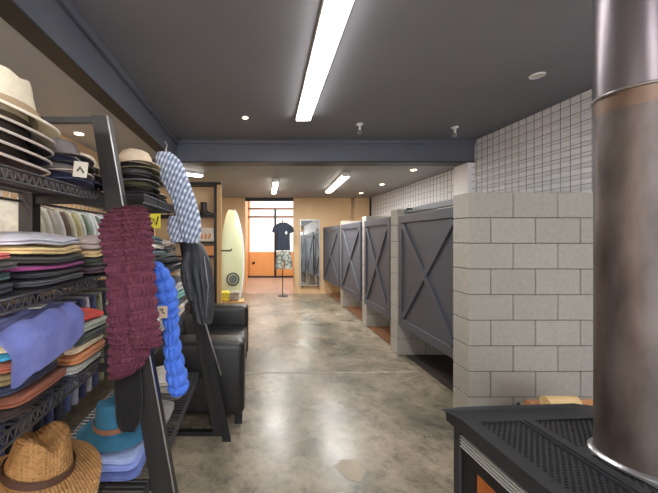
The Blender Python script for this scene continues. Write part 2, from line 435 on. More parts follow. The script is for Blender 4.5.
# ------------------------------------------------------------------ ceiling fittings
def batten(label, a, b_, z, w=.15, em=M_lamp):
    a, b_ = Vector((*a,z)), Vector((*b_,z)); d = b_-a; c = (a+b_)/2; rz = math.atan2(d.y,d.x)
    t = thing('ceiling_light', label, 'ceiling light', (c.x,c.y,z-.07))
    MB().box((c.x,c.y,z-.02),(d.length,w,.04), rz=rz, bev=.005).build('housing', M_white, t)
    MB().box((c.x,c.y,z-.054),(d.length-.03,w-.014,.032), rz=rz, bev=.012).build('diffuser', em, t)
    for s in (a,b_): MB().box((s.x,s.y,z-.045),(.022,w,.05), rz=rz, bev=.004).build('end_cap', M_white, t)
batten('long fluorescent batten on the dark ceiling before the crossing beam', (.53,3.40), (.455,1.50), 2.8, .165)
batten('fluorescent batten on the far ceiling, above the aisle beside the cubicle doors', (1.46,4.95), (1.60,6.75), 2.5, .13, M_lamp2)
batten('short fluorescent batten on the far ceiling in line with the corridor opening', (.37,5.45), (.42,6.9), 2.5, .11, M_lamp2)
batten('fluorescent batten on the far ceiling above the ply shelf unit', (-1.25,4.75), (-.85,5.0), 2.5, .1, M_lamp2)
batten('unseen fill batten added over the shop entrance behind the stove', (.4,-.4), (.35,-2.2), 2.8, .165)  # added fitting behind the viewer, lifts the shadows in the room
batten('unseen fill batten added over the entrance side of the hat racks', (-1.6,-.2), (-1.6,-1.6), 2.5, .13)  # another added fitting out of view, fills the rack side
def downlight(label, x, y, z, on=True, watt=14, r=.042):
    t = thing('downlight', label, 'downlight', (x,y,z-.012))
    mb = MB(); n = 24
    rings = [[mb.bm.verts.new((x+q*math.cos(2*math.pi*j/n), y+q*math.sin(2*math.pi*j/n), z-h)) for j in range(n)] for q,h in ((r*1.0,.0),(r*1.3,.0),(r*1.25,.01),(r,.011))]
    mb.skin(rings, closed=True, cap=False); mb.build('bezel', M_white, t, True)
    MB().lathe([(r,.0),(r,-.006),(.002,-.007)],(x,y,z),24).build('lens', M_spot if on else mat('lens_off',(205,205,200),rough=.3), t, True)
    if on:
        l = bpy.data.lights.new('downlight_lamp','SPOT'); l.energy = watt; l.spot_size = R(130); l.spot_blend = .8; l.color = (1,.84,.66); l.shadow_soft_size = .05
        o = bpy.data.objects.new('downlight_lamp', l); COL.objects.link(o); o.location = (x,y,z-.03)
downlight('round unlit downlight in the dark ceiling above the wall grid', 2.34,2.57,2.8, on=False)
downlight('small lit downlight in the dark ceiling just before the crossing beam', -.11,3.46,2.8, r=.03)
downlight('lit downlight in the low ceiling over the hat racks', -1.76,3.1,2.5, watt=14)
downlight('lit downlight in the far ceiling above the cubicle by the block end wall', 2.43,4.75,2.5, watt=10)
downlight('lit downlight in the far ceiling above the second cubicle from the stove', 2.47,6.03,2.5, watt=16)
downlight('lit downlight in the far ceiling above the cubicle by the plywood wall', 2.47,7.2,2.5, watt=16)
downlight('lit downlight in the far ceiling above the surfboard', -.9,6.4,2.5, watt=24)
def sprinkler(label, x, y, z):
    t = thing('sprinkler', label, 'sprinkler', (x,y,z-.12))
    MB().lathe([(.04,0),(.04,-.008),(.02,-.02),(.012,-.03),(.012,-.07),(.004,-.075)],(x,y,z),20).build('stem', M_white, t, True)
    MB().tube([(x-.012,y,z-.07),(x-.022,y,z-.09),(x-.008,y,z-.112)],.004,6).tube([(x+.012,y,z-.07),(x+.022,y,z-.09),(x+.008,y,z-.112)],.004,6).build('yoke_frame', M_chrome, t, True)
    MB().lathe([(.026,0),(.026,-.004),(.004,-.006)],(x,y,z-.112),16).build('deflector', M_chrome, t, True)
sprinkler('white pendent sprinkler on the dark ceiling above the aisle centre', 1.24,3.67,2.8)
sprinkler('white pendent sprinkler on the dark ceiling beside the wall grid', 2.43,3.77,2.8)

# ------------------------------------------------------------------ stove and flue
SX, SY = 1.125, .80
st = thing('wood_stove', 'black steel wood stove with perforated top and side glass door', 'stove', (SX,SY,0))
O0 = Vector((0,0,0)); hw, hl, ht = .325, .475, .75
MB().span((-hw+.03,-hl+.03,.1),(hw-.03,hl-.03,.70), bev=.01).build('stove_body', M_stove, st, off=O0)
MB().span((-hw+.05,-hl+.05,0),(hw-.05,hl-.05,.1)).build('plinth', M_black, st, off=O0)
# top frame strips
mb = MB()
gA = (-.25,-.40,-.085,.395); gB = (-.03,.24,.225,.395); gC = (-.03,-.40,.0,.20)
zt0, zt1 = .712, .75
rects = []
xs = sorted({-hw,gA[0],gA[2],gB[0],gC[2],gB[2],hw}); ys = sorted({-hl,gA[1],gC[3],gB[1],gA[3],hl})
def inside(cx, cy): return any(g[0] < cx < g[2] and g[1] < cy < g[3] for g in (gA,gB,gC))
import itertools
vcache = {}
def V(x,y,z):
    k = (round(x,5),round(y,5),round(z,5))
    if k not in vcache: vcache[k] = mb.bm.verts.new(k)
    return vcache[k]
cells = {}
for i in range(len(xs)-1):
    for j in range(len(ys)-1):
        cells[i,j] = not inside((xs[i]+xs[i+1])/2,(ys[j]+ys[j+1])/2)
for (i,j),s in cells.items():
    if not s: continue
    x0,x1,y0,y1 = xs[i],xs[i+1],ys[j],ys[j+1]
    mb.bm.faces.new((V(x0,y0,zt1),V(x1,y0,zt1),V(x1,y1,zt1),V(x0,y1,zt1)))
    mb.bm.faces.new((V(x0,y1,zt0),V(x1,y1,zt0),V(x1,y0,zt0),V(x0,y0,zt0)))
    for (di,dj,p,q) in ((-1,0,(x0,y0),(x0,y1)),(1,0,(x1,y1),(x1,y0)),(0,-1,(x1,y0),(x0,y0)),(0,1,(x0,y1),(x1,y1))):
        if not cells.get((i+di,j+dj), False):
            mb.bm.faces.new((V(*p,zt0),V(*q,zt0),V(*q,zt1),V(*p,zt1)))
# round the two rear corners and soften the rim
ev = [e for e in mb.bm.edges if abs(e.verts[0].co.z-e.verts[1].co.z) > .01 and abs(abs(e.verts[0].co.x)-hw) < 1e-4 and abs(abs(e.verts[0].co.y)-hl) < 1e-4 and e.verts[0].co.x > 0]
bmesh.ops.bevel(mb.bm, geom=ev, offset=.05, segments=6, profile=.5, affect='EDGES')
ev = [e for e in mb.bm.edges if e.verts[0].co.z > .745 and e.verts[1].co.z > .745 and len(e.link_faces) == 2 and e.calc_face_angle(0) > 1 and max(abs(e.verts[0].co.x)/hw, abs(e.verts[0].co.y)/hl) > .93 and max(abs(e.verts[1].co.x)/hw, abs(e.verts[1].co.y)/hl) > .93]
bmesh.ops.bevel(mb.bm, geom=ev, offset=.014, segments=3, profile=.5, affect='EDGES')
mb.build('top_plate', M_stove, st, True, off=O0)
def grille(g, z):
    mb = MB(); w = g[2]-g[0]; l = g[3]-g[1]; stp = .021
    for s in (1,-1):
        c = -max(w,l)-w
        while c < l+w:
            # line y = s*x + c clipped to the rectangle
            pts = []
            for x in (0,w):
                y = s*x+c if s == 1 else -x+c
                if 0 <= y <= l: pts.append((x,y))
            for y in (0,l):
                x = (y-c) if s == 1 else (c-y)
                if 0 < x < w: pts.append((x,y))
            if len(pts) >= 2:
                a, b_ = pts[0], pts[1]; d = math.hypot(b_[0]-a[0], b_[1]-a[1])
                if d > .01: mb.box(((a[0]+b_[0])/2+g[0],(a[1]+b_[1])/2+g[1],z+(.001 if s==1 else 0)),(d,.0062,.004), rz=math.atan2(b_[1]-a[1],b_[0]-a[0]))
            c += stp
    return mb
for g in (gA,gB,gC): grille(g,.742).build('grille', M_stove, st, off=O0)
MB().span((-.072,-.40,.75),(-.045,.395,.756), bev=.002).build('divider_bar', M_stove, st, off=O0)
# aisle face
fx = -hw+.03
MB().span((fx-.02,-hl+.03,.70),(fx,hl-.066,.715), bev=.004).build('upper_fascia', M_stove, st, off=O0)
for k in range(4):
    z = .692-.0125*k
    MB().box((fx-.012,-.0,z),(.024,hl*2-.14,.0036), ry=R(8)).build('louvre', mat('brushed_aluminium',(206,206,204),rough=.5,metal=.3), st, off=O0)
fx2 = fx-.012
MB().span((fx-.022,hl-.065,.08),(fx,hl-.03,.715), bev=.005).build('corner_post', M_stove, st, off=O0)
fd = MB()
fd.span((fx2,-hl+.06,.60),(fx,hl-.07,.645)).span((fx2,-hl+.06,.14),(fx,hl-.07,.2)).span((fx2,hl-.13,.2),(fx,hl-.07,.60)).span((fx2,-hl+.06,.2),(fx,-hl+.13,.60))
fdo = fd.build('door_frame', M_black, st, off=O0)
MB().span((fx-.003,-hl+.13,.2),(fx+.002,hl-.13,.60)).build('fire_brick_lining', M_firebr, fdo, off=O0)
mg = bpy.data.materials.new('stove_glass'); mg.use_nodes = True
gb = mg.node_tree.nodes['Principled BSDF']; gb.inputs['Roughness'].default_value = .05; gb.inputs['Alpha'].default_value = .15; gb.inputs['Base Color'].default_value = (.02,.02,.02,1)
MB().span((fx-.009,-hl+.13,.2),(fx-.006,hl-.13,.60)).build('glass_pane', mg, fdo, off=O0)
MB().tube([(fx2-.03,-hl+.1,.28),(fx2-.03,-hl+.1,.44)],.009,8).tube([(fx2-.03,-hl+.1,.3),(fx2,-hl+.1,.3)],.006,6).tube([(fx2-.03,-hl+.1,.42),(fx2,-hl+.1,.42)],.006,6).build('door_handle', M_chrome, fdo, True, off=O0)
st.rotation_euler = (0,0,R(3.2))
FX, FY = 1.2046, .969
fl = thing('stove_flue', 'tall round steel flue pipe rising from the stove top to the ceiling', 'flue pipe', (FX,FY,.75))
MB().lathe([(.1,.757),(.1,1.845)],(FX,FY,0),64).build('lower_pipe', M_fluelo, fl, True)['label'] = 'heat-browned lower flue pipe'
MB().lathe([(.1003,1.845),(.1003,1.895)],(FX,FY,0),64).build('heat_band', mat('browned_steel',(92,74,64),(122,100,86),rough=.45,metal=.5,scale=9,detail=6), fl, True)['label'] = 'brown heat-tinted band under the joint'
MB().lathe([(.1015,1.895),(.1015,2.795)],(FX,FY,0),64).build('upper_pipe', M_flueup, fl, True)['label'] = 'brighter stainless upper flue pipe'
mb = MB(); mb.tube([(FX+.103*math.cos(2*math.pi*j/64),FY+.103*math.sin(2*math.pi*j/64),1.899) for j in range(64)],.0045,8,closed=True); mb.build('joint_ring', M_chrome, fl, True)
mb = MB(); n = 64
rings = [[mb.bm.verts.new((FX+r*math.cos(2*math.pi*j/n),FY+r*math.sin(2*math.pi*j/n),z)) for j in range(n)] for r,z in ((.1015,.7505),(.114,.7505),(.114,.757),(.107,.764),(.1015,.766))]
mb.skin(rings, closed=True, cap=False); mb.build('collar', M_chrome, fl, True)
MB().lathe([(.14,2.797),(.14,2.79),(.104,2.785)],(FX,FY,0),48).build('ceiling_plate', M_flueup, fl, True)
# firewood behind the stove
M_log = mat('split_log', (226,200,150), (206,168,112), rough=.9, scale=14, stretch=(.3,1,1), bump=.3)
M_log2 = mat('red_log', (170,108,74), (206,160,116), rough=.9, scale=14, stretch=(.3,1,1), bump=.3)
def log(name, lab, c, L, r, rz, m, seed):
    mb = MB(); rings = []
    for i in range(7):
        t = i/6-.5
        rings.append([mb.bm.verts.new((t*L, r*(1+.16*noise.noise(Vector((j*.9,t*2,seed))))*math.cos(j/10*2*math.pi), r*(1+.16*noise.noise(Vector((j*.9,t*2,seed))))*math.sin(j/10*2*math.pi))) for j in range(10)])
    mb.skin(rings); mb.xf(Matrix.Translation(Vector(c)) @ Matrix.Rotation(rz,4,'Z'))
    return solo(mb, name, m, lab, 'firewood')
for k,(x,y,z,m,lab) in enumerate(((1.60,2.06,.062,M_log,'split log on the floor behind the stove, beneath the pale top log'),(1.72,2.20,.062,M_log2,'reddish split log on the floor against the block wall behind the stove'),(1.84,2.06,.062,M_log2,'reddish log at the bottom of the firewood stack behind the flue'),(1.60,2.06,.178,M_log,'tan split log second in the firewood stack behind the stove'),(1.84,2.06,.178,M_log2,'reddish log second up in the firewood stack behind the flue'))):
    pass
t = thing('log_holder', 'low black steel log holder standing behind the stove', 'log holder', (2.05,2.06,0))
for xx in (1.87,2.23):
    MB().tube([(xx,1.93,.28),(xx,1.93,.02),(xx,2.2,.02),(xx,2.2,.28)],.009,8).build('end_hoop', M_black, t, True)
for yy in (1.98,2.15): MB().tube([(1.87,yy,.02),(2.23,yy,.02)],.009,8).build('base_bar', M_black, t, True)
names = ['bottom','second','third']
for k in range(3):
    log('firewood_log','split log, '+names[k]+' from below in the log holder, on the stove side',(2.05,2.0,.083+k*.104),.34,.045,0,M_log,k)
    log('firewood_log','split log, '+names[k]+' from below in the log holder, on the block wall side',(2.05,2.13,.083+k*.104),.34,.045,0,M_log2,k+4)
log('firewood_log', 'pale split log on top of the log holder behind the stove', (1.97,2.0,.386), .20, .043, .0, M_log, 8)
log('firewood_log', 'reddish split log on top of the log holder, closest to the flue', (2.15,2.01,.372), .13, .03, -.05, M_log2, 5)

# ------------------------------------------------------------------ mirror, surfboard, t-shirt stand
mi = thing('wall_mirror', 'tall frameless mirror with thin pale edge leaning on the plywood wall', 'mirror', (1.43,8.0,.23))
T_ = Matrix.Translation((1.43,8.03,.23)) @ Matrix.Rotation(R(-1.6),4,'X')
MB().span((-.245,-.004,0),(.245,.004,1.68)).xf(T_).build('mirror_glass', M_mirror, mi)
mb = MB()
for a,b_ in (((-.26,-.01,-.015),(-.24,.012,1.70)),((.24,-.01,-.015),(.26,.012,1.70)),((-.24,-.01,-.015),(.24,.012,.005)),((-.24,-.01,1.68),(.24,.012,1.70))): mb.span(a,b_)
mb.xf(T_).build('mirror_frame', mat('pale_metal',(196,196,192),rough=.35,metal=.6), mi)
for xx in (-.2,.2): MB().span((1.43+xx-.02,7.99,.185),(1.43+xx+.02,8.098,.215)).build('ledge_bracket', M_black, mi)

SBX, SBY = -.47, 6.2
sb = thing('surfboard', 'pale yellow-green surfboard with white rails standing behind the sofa', 'surfboard', (SBX,SBY,0))
def board(mb, halfw, L, th, n=40):
    rings = []
    for i in range(41):
        t = i/40; w = max(.006, halfw*(math.sin(math.pi*min(1,(t*.92+.06)))**.5)); thk = th*(math.sin(math.pi*min(1,t*.96+.02))**.5)+.004
        rock = .10*(2*t-1)**2*(1 if t > .5 else .4)
        rings.append([mb.bm.verts.new((w*math.cos(2*math.pi*j/n), -rock*-1+thk*math.sin(2*math.pi*j/n)*.5, t*L)) for j in range(n)])
    mb.skin(rings); return mb
TB = Matrix.Translation((SBX,SBY,.0)) @ Matrix.Rotation(R(-6),4,'X') @ Matrix.Rotation(R(14),4,'Z')
board(MB(), .235, 2.06, .065).xf(TB).build('board_body', mat('board_resin',(204,210,170),(212,216,182),rough=.25,scale=2), sb, True)
mb = MB(); pts = []
for i in range(41):
    t = i/40; w = max(.006,.236*(math.sin(math.pi*min(1,(t*.92+.06)))**.5)); rock = .10*(2*t-1)**2*(1 if t > .5 else .4)
    pts.append((w+.001, rock, t*2.06))
mb.tube(pts,.02,8).xf(TB).build('white_rail', mat('rail_white',(240,242,244),rough=.25), sb, True)
M_logo = mat('logo_dark',(54,60,58),rough=.4)
for k,(r0,r1) in enumerate(((.135,.105),(.085,.0))):
    mb = MB(); n = 40
    if r1: 
        rings = [[mb.bm.verts.new((r*math.cos(2*math.pi*j/n), y, r*math.sin(2*math.pi*j/n))) for j in range(n)] for r,y in ((r0,0),(r1,0),(r1,.003),(r0,.003))]
        mb.skin(rings, closed=True, cap=False)
    else:
        mb.prism([(r0*math.cos(2*math.pi*j/n),0,r0*math.sin(2*math.pi*j/n)) for j in range(n)],(0,.003,0))
    mb.xf(TB @ Matrix.Translation((.02,-.034,.62))).build('round_logo', M_logo if k == 0 else mat('logo_grey',(88,96,92),rough=.4), sb)
# small shop floor things at the foot of the board
for k,(x,c,lab) in enumerate(((-.60,(196,184,70),'yellow folded beach towel standing at the foot of the surfboard'),(-.42,(150,140,130),'grey patterned folded towel at the foot of the surfboard, next to the yellow one'))):
    mb = folded(.165,.2,.16,40+k,3).xf(Matrix.Translation((x+.05,5.75,.30))); solo(mb,'folded_towel',cloth_mat(c),lab,'towel')
t = thing('display_crate', 'low timber crate behind the sofa carrying two folded towels', 'crate', (-.46,5.75,0))
MB().span((-.75,5.6,.24),(-.2,5.9,.298)).build('crate_top', M_tanpost, t)
for sx in (-.73,-.25):
    for sy in (5.62,5.85): MB().span((sx,sy,0),(sx+.04,sy+.04,.24)).build('leg', M_tanpost, t)

STX, STY = .70, 7.75
cs = thing('clothes_stand', 'slim black garment stand before the corridor opening, holding a dark t-shirt', 'stand', (STX,STY,0))
MB().lathe([(.13,0),(.13,.012),(.02,.022)],(STX,STY,0),28).build('base_plate', M_black, cs, True)
MB().tube([(STX,STY+.11,.02),(STX,STY+.11,1.93)],.012,10).tube([(STX,STY,.02),(STX,STY+.11,.025)],.01,8).build('pole', M_black, cs, True)
MB().tube([(STX-.055,STY-.01,1.835),(STX,STY,1.88),(STX+.055,STY-.01,1.835)],.008,8).tube([(STX,STY+.11,1.9),(STX,STY,1.92),(STX,STY,1.875)],.006,8).build('shoulder_arm', M_tanpost, cs, True)
M_navy = cloth_mat((44,52,64))
def tshirt(name, label, x, y, zt, m, w=.20, h=.68):
    t = thing(name, label, 't-shirt', (x,y,zt-h))
    mb = MB()
    loops(mb, [(x,y,zt+.015,.075,.03,0),(x,y,zt,.11,.045,0),(x,y,zt-.05,w*.86,.06,0),(x,y,zt-.16,w*.88,.075,0),(x,y,zt-.4,w*.86,.075,0),(x,y,zt-h,w*.9,.07,0)], 40, 5, disp=folds(.008,6,x), cap=False)
    mb.build('shirt_body', m, t, True)
    for s in (-1,1):
        mb = MB(); pts = []
        rows = [(s*w*.62,zt-.05,.055),(s*w*.95,zt-.12,.068),(s*w*1.08,zt-.24,.075)]
        rings = []
        for (dx,z,r) in rows:
            ring = []
            for j in range(18):
                a = 2*math.pi*j/18; ring.append(mb.bm.verts.new((x+dx+r*math.cos(a)*.85, y+.055*math.sin(a), z+r*.45*math.cos(a)*-s*-1*.8)))
            rings.append(ring)
        mb.skin(rings); mb.build('sleeve', m, t, True)
    return t
ts = tshirt('t_shirt', 'dark navy t-shirt with small white chest emblem on the corridor stand', STX, STY-.02, 1.82, M_navy)
mb = MB(); 
mb.prism([(STX+.07+.03*math.cos(2*math.pi*j/20),STY-.103,1.58+.04*math.sin(2*math.pi*j/20)) for j in range(20)],(0,.012,0)); mb.build('chest_emblem', mat('emblem_white',(214,216,214),rough=.8), ts)
# patterned shorts under the shirt
M_short = mat('patterned_cotton',(84,96,96),(180,186,176),rough=.9,scale=14,detail=2,contrast=.25)
sh = thing('board_shorts', 'patterned grey-green shorts hung below the navy t-shirt', 'shorts', (STX+.02,STY,.68))
MB2 = MB(); loops(MB2, [(STX+.02,STY-.02,1.12,.16,.05,0),(STX+.02,STY-.02,.98,.19,.07,0),(STX+.02,STY-.02,.92,.2,.07,0)], 32, 4); MB2.build('waist', M_short, sh, True)
for s in (-1,1):
    mb = MB(); loops(mb, [(STX+.02+s*.1,STY-.02,.93,.098,.065,0),(STX+.02+s*.108,STY-.02,.8,.1,.068,0),(STX+.02+s*.112,STY-.02,.68,.102,.066,0)], 24, 4); mb.build('short_leg', M_short, sh, True)

# ------------------------------------------------------------------ sofa
so = thing('leather_sofa', 'black leather two-seat sofa facing the aisle beyond the hat racks', 'sofa', (-.52,3.1,0))
MB().span((-.93,2.42,.07),(-.12,3.82,.27), bev=.02).build('sofa_base', M_leather, so, True)
MB().span((-.97,2.42,.2),(-.70,3.82,.80), bev=.07, seg=4).build('backrest', M_leather, so, True)
for y0 in (2.62,3.115): MB().span((-.72,y0,.26),(-.09,y0+.49,.44), bev=.05, seg=4).build('seat_cushion', M_leather, so, True)
for y0 in (2.62,3.115): MB().box((-.66,y0+.245,.60),(.16,.47,.36), ry=R(-10), bev=.06, seg=4).build('back_cushion', M_leather, so, True)
for y0 in (2.37,3.61): MB().span((-.95,y0,.08),(-.08,y0+.24,.65), bev=.055, seg=4).build('arm', M_leather, so, True)
for x in (-.9,-.16):
    for y in (2.42,3.76): MB().span((x,y,0),(x+.06,y+.06,.08)).build('foot', M_black, so)

# ------------------------------------------------------------------ ply shelf unit with boots and boxes, beyond the sofa
UY = 4.62
su = thing('shelf_unit', 'plywood backed shelf unit with a pale timber post beside the surfboard', 'shelving', (-1.0,UY,0))
MB().span((-1.55,UY+.2,0),(-.52,UY+.23,2.25)).build('back_panel', M_ply, su)
MB().span((-.565,UY-.02,0),(-.505,UY+.03,2.26)).build('timber_post', M_tanpost, su)
MB().span((-.61,UY-.02,0),(-.57,UY+.02,2.26)).build('steel_post', M_black, su)
MB().span((-1.55,UY-.02,2.24),(-.505,UY+.22,2.28)).build('top_bar', M_black, su)
MB().span((-1.55,UY-.02,0),(-1.51,UY+.02,2.25)).build('steel_post', M_black, su)
for z in (.3,.75,1.18,1.39,1.78): MB().span((-1.51,UY-.01,z-.02),(-.57,UY+.2,z)).build('shelf_board', M_black, su)
MB().tube([(-.505,UY,1.26),(-.36,UY-.02,1.26),(-.345,UY-.02,1.29)],.011,8).build('peg', M_black, su, True)
M_tan = mat('orange_card',(214,138,84),(226,156,100),rough=.8)
M_wbox = mat('white_card',(222,214,202),rough=.8)
def carton(lab, x0, x1, z0, h, m, lid=None, mark=None):
    t = thing('shoe_box', lab, 'box', ((x0+x1)/2,UY+.09,z0))
    MB().span((x0,UY+.01,z0),(x1,UY+.18,z0+h*.72)).build('box_body', m, t)
    MB().span((x0-.004,UY+.006,z0+h*.68),(x1+.004,UY+.184,z0+h), bev=.002).build('box_lid', lid or m, t)
    if mark:
        for k in range(3):
            MB().box((x0+(x1-x0)*(.25+.25*k),UY+.005,z0+h*.38),((x1-x0)*.14,.004,h*.4), ry=.2*(k-1)).build('printed_mark', mark, t)
carton('white shoe box with orange print on the ply unit, on the shelf under the boot', -.85,-.62,1.40,.20, M_wbox, M_wbox, M_tan)
carton('orange shoe box on the ply unit shelf below the printed white box', -.86,-.63,1.19,.14, M_tan)
carton('tan shoe box low on the ply unit shelf behind the black jacket', -.88,-.64,.755,.16, M_tan)
carton('white shoe box low on the ply unit shelf behind the black jacket', -1.16,-.92,.755,.18, M_wbox)
carton('white shoe box on the ply unit, far along the shelf from the timber post', -1.2,-.93,1.40,.18, M_wbox)
bt = thing('leather_boot', 'black ankle boot standing on the ply unit top shelf', 'boot', (-.74,UY+.08,1.78))
mb = MB(); loops(mb, [(-.78,UY+.08,1.99,.05,.042,0),(-.78,UY+.08,1.9,.05,.04,0),(-.77,UY+.08,1.85,.065,.042,0),(-.74,UY+.08,1.82,.10,.045,0),(-.735,UY+.08,1.795,.115,.046,0)],24,4,p=2.2); mb.warp(lambda c: c+Vector((0,.02,.002))).build('boot_upper', M_leather, bt, True)
MB().span((-.86,UY+.05,1.782),(-.62,UY+.15,1.797), bev=.006).build('boot_sole', M_black, bt)

# ------------------------------------------------------------------ hat racks
ZS = [.45, .943, 1.293, 1.643]
def front_x(z, top=1.978, xt=-.612, xb=-.29): return xb+(xt-xb)*z/top
def leaning_post(mb, Y, ztop, xt, xb, w0, w1, d):
    for_ = [(xb-w1/2,0),(xb+w1/2,0),(xt+w0/2,ztop),(xt-w0/2,ztop)]
    mb.prism([(x,Y-d/2,z) for x,z in for_],(0,d,0))
    return mb
def wire_shelf(x0, x1, y0, y1, z):
    mb = MB(); r = .0032
    for dz in (0,-.035):
        mb.tube([(x0,y0,z+dz),(x0,y1,z+dz)],.0048,6); mb.tube([(x1,y0,z+dz),(x1,y1,z+dz)],.0048,6)
    n = int((y1-y0)/.028)
    for i in range(n+1):
        y = y0+(y1-y0)*i/n; mb.tube([(x0,y,z),(x1,y,z)],r,5,cap=False)
        if i < n:
            y2 = y0+(y1-y0)*(i+.5)/n; y3 = y0+(y1-y0)*(i+1)/n
            mb.tube([(x1,y,z),(x1+.001,y2,z-.035),(x1,y3,z)],.0026,5,cap=False)
    for k in (1,2): mb.tube([(x0+(x1-x0)*k/3,y0,z-.006),(x0+(x1-x0)*k/3,y1,z-.006)],.004,5)
    return mb
TOP, XT, XB = 1.955, -.642, -.312
def rack(label):
    t = thing('hat_rack', label, 'shelf rack', (-.7,1.3,0))
    for Y,xr,xt,xb,top in ((.22,-.945,XT,XB,TOP),(1.30,-.945,XT,XB,TOP),(2.29,-.945,-.63,-.255,2.03)):
        leaning_post(MB(), Y, top, xt, xb, .064, .098, .05).build('leaning_post', M_post, t)
        MB().tube([(xb+.0495,Y-.024,.005),(xt+.0325,Y-.024,top-.002)],.0035,6).build('edge_highlight', M_chrome, t, True)  # bright strip stands in for the highlight along the post edge
        MB().span((xr-.03,Y-.025,0),(xr+.03,Y+.025,top), bev=.003).build('rear_post', M_post, t)
        MB().span((xr,Y-.012,top-.024),(xt,Y+.012,top)).build('top_crossbar', M_black, t)
        for z in ZS: MB().span((xr,Y-.012,z-.05),(xb+(xt-xb)*z/top,Y+.012,z-.02)).build('shelf_bearer', M_black, t)
        MB().span((xr,Y-.022,0),(xb,Y+.022,.03)).build('foot_bar', M_black, t)
    MB().tube([(-.62,2.27,2.0),(-.58,2.05,1.99),(-.53,1.835,1.985)],.008,8).build('hanging_arm', M_black, t, True)
    MB().tube([(-.53,2.27,1.50),(-.42,2.05,1.47),(-.36,1.94,1.45)],.008,8).build('hanging_arm', M_black, t, True)
    for z in ZS:
        wire_shelf(-.965, -.44 if z < .5 else -.655, .20, 1.31, z-.006).build('wire_shelf', M_wire, t, True)
        wire_shelf(-.95, -.42 if z < .5 else -.48, 1.335, 2.31, z-.006).build('wire_shelf', M_wire, t, True)
    return t
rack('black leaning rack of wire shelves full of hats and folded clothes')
# --- folded piles
def pile(where, xc, yc, z0, items, w=.29, d=.23, group=None):
    z = z0; n = len(items); ps_ = random.uniform(0,90); HH = sum(i_[3]+.012 for i_ in items)
    ordn = ['top','second from top','third from top','fourth from top','fifth from top','sixth from top','seventh from top','eighth from top']
    for k, it in enumerate(items):                # listed from the bottom
        col, kind, cname, h = it[:4]; lay = it[4] if len(it) > 4 else 2
        mb = folded(w*random.uniform(.93,1.04), d*random.uniform(.93,1.04), h, random.uniform(0,50), lay)
        mb.xf(Matrix.Translation((xc+random.uniform(-.008,.008), yc+random.uniform(-.006,.006), z)) @ Matrix.Rotation(random.uniform(-.05,.05),4,'Z'))
        def slump(c):
            g = max(0, (c.z-z0)/HH); u = abs(c.x-xc)/(w/2); v = abs(c.y-yc)/(d/2)
            return Vector((c.x, c.y, c.z+g*(min(.034,HH*.2)*(.6*noise.noise(Vector((c.x*8,c.y*8,ps_)))-.5)-min(.014,HH*.08)*min(1.8,u*u+v*v))))
        mb.warp(slump)
        solo(mb, 'folded_'+kind, cloth_mat(col), '%s folded %s, %s %s' % (cname, kind, ordn[n-1-k], where), kind, group)
        z += h+.012
    return z
Z = lambda k: ZS[k]+.006
pile('of the knit pile with the salmon jumper', -.815, .775, Z(2), [((44,46,60),'jumper','navy',.03),((62,84,86),'jumper','dark teal',.026),((70,66,70),'jumper','grey-black',.022),((196,98,92),'jumper','salmon',.02)], .29,.23)
zt = pile('of the beige topped knit pile', -.80, 1.09, Z(2), [((84,84,92),'jumper','slate grey',.02),((66,64,72),'jumper','dark grey',.014),((142,60,120),'jumper','magenta',.014,1),((60,62,60),'jumper','charcoal',.02),((206,182,134),'jumper','sand beige',.026),((172,172,182),'jumper','pale grey',.024)], .28,.31)
pile('of the pile by the maroon scarf', -.76, 1.36, Z(2), [((74,58,64),'jumper','plum grey',.03),((58,64,54),'jumper','dark green',.03),((196,170,126),'jumper','tan',.03),((160,146,142),'jumper','taupe',.05)], .2,.14)
# shelf with the draped blue cloth
pile('of the maroon pile on the third shelf', -.80, .70, Z(1), [((206,208,196),'towel','cream white',.045),((122,56,66),'shirt','maroon',.03),((132,66,74),'shirt','wine red',.03)], .29,.2)
zt = pile('in the pile under the draped shirt', -.80, .965, Z(1), [((60,48,46),'shirt','dark brown',.026),((128,76,58),'shirt','rust',.022),((58,62,84),'shirt','navy',.026),((112,98,66),'shirt','olive',.03),((146,82,64),'shirt','brick',.022),((64,148,184),'shirt','turquoise',.012,1),((224,198,160),'shirt','cream',.014,1)], .29,.27)
mb = MB(); rings = []
for i in range(30):                               # the draped shirt: a soft thick sheet sagging over the pile's aisle side
    t = i/29; ring = []
    x = -.95+.33*min(1,t*1.18); drop = 0 if t < .72 else (t-.72)**1.35*.62
    for j in range(36):
        a = 2*math.pi*j/36; u = math.cos(a); s_ = math.sin(a)
        yy = .955+.165*math.copysign(abs(u)**.6,u); 
        rip = .007*math.sin(yy*55+t*4)+.009*noise.noise(Vector((x*9,yy*9,2)))
        ring.append(mb.bm.verts.new((x+rip*.4, yy, zt+.014+.012*s_-drop+rip+.08*(yy-.955))))
    rings.append(ring)
mb.skin(rings); mb.warp(lambda c: Vector((c.x,c.y,max(c.z,zt+.003) if c.x < -.66 else c.z)))
bs = thing('draped_shirt','periwinkle blue shirt draped over the pile on the third shelf','shirt',(-.78,.955,zt))
mb.build('shirt_cloth', cloth_mat((104,112,186),(132,142,210)), bs, True)
MB().box((-.70,1.0,zt+.045),(.035,.06,.003), rz=.3).build('care_label', M_wbox, bs)
pile('of the red topped pile behind the scarf', -.77, 1.24, Z(1), [((150,152,146),'shirt','ash grey',.03),((176,118,78),'shirt','ochre',.03),((214,190,164),'shirt','cream',.026),((70,76,70),'shirt','dark green',.03),((156,160,150),'shirt','sage grey',.03),((212,70,60),'shirt','bright red',.012,1)], .25,.24)
# bottom shelf
pile('of the pale blue pile under the blue hat', -.64, 1.39, Z(0), [((92,106,160),'jeans','mid blue',.028),((130,146,206),'jeans','light blue',.032),((152,168,222),'jeans','pale blue',.03)], .30,.26)
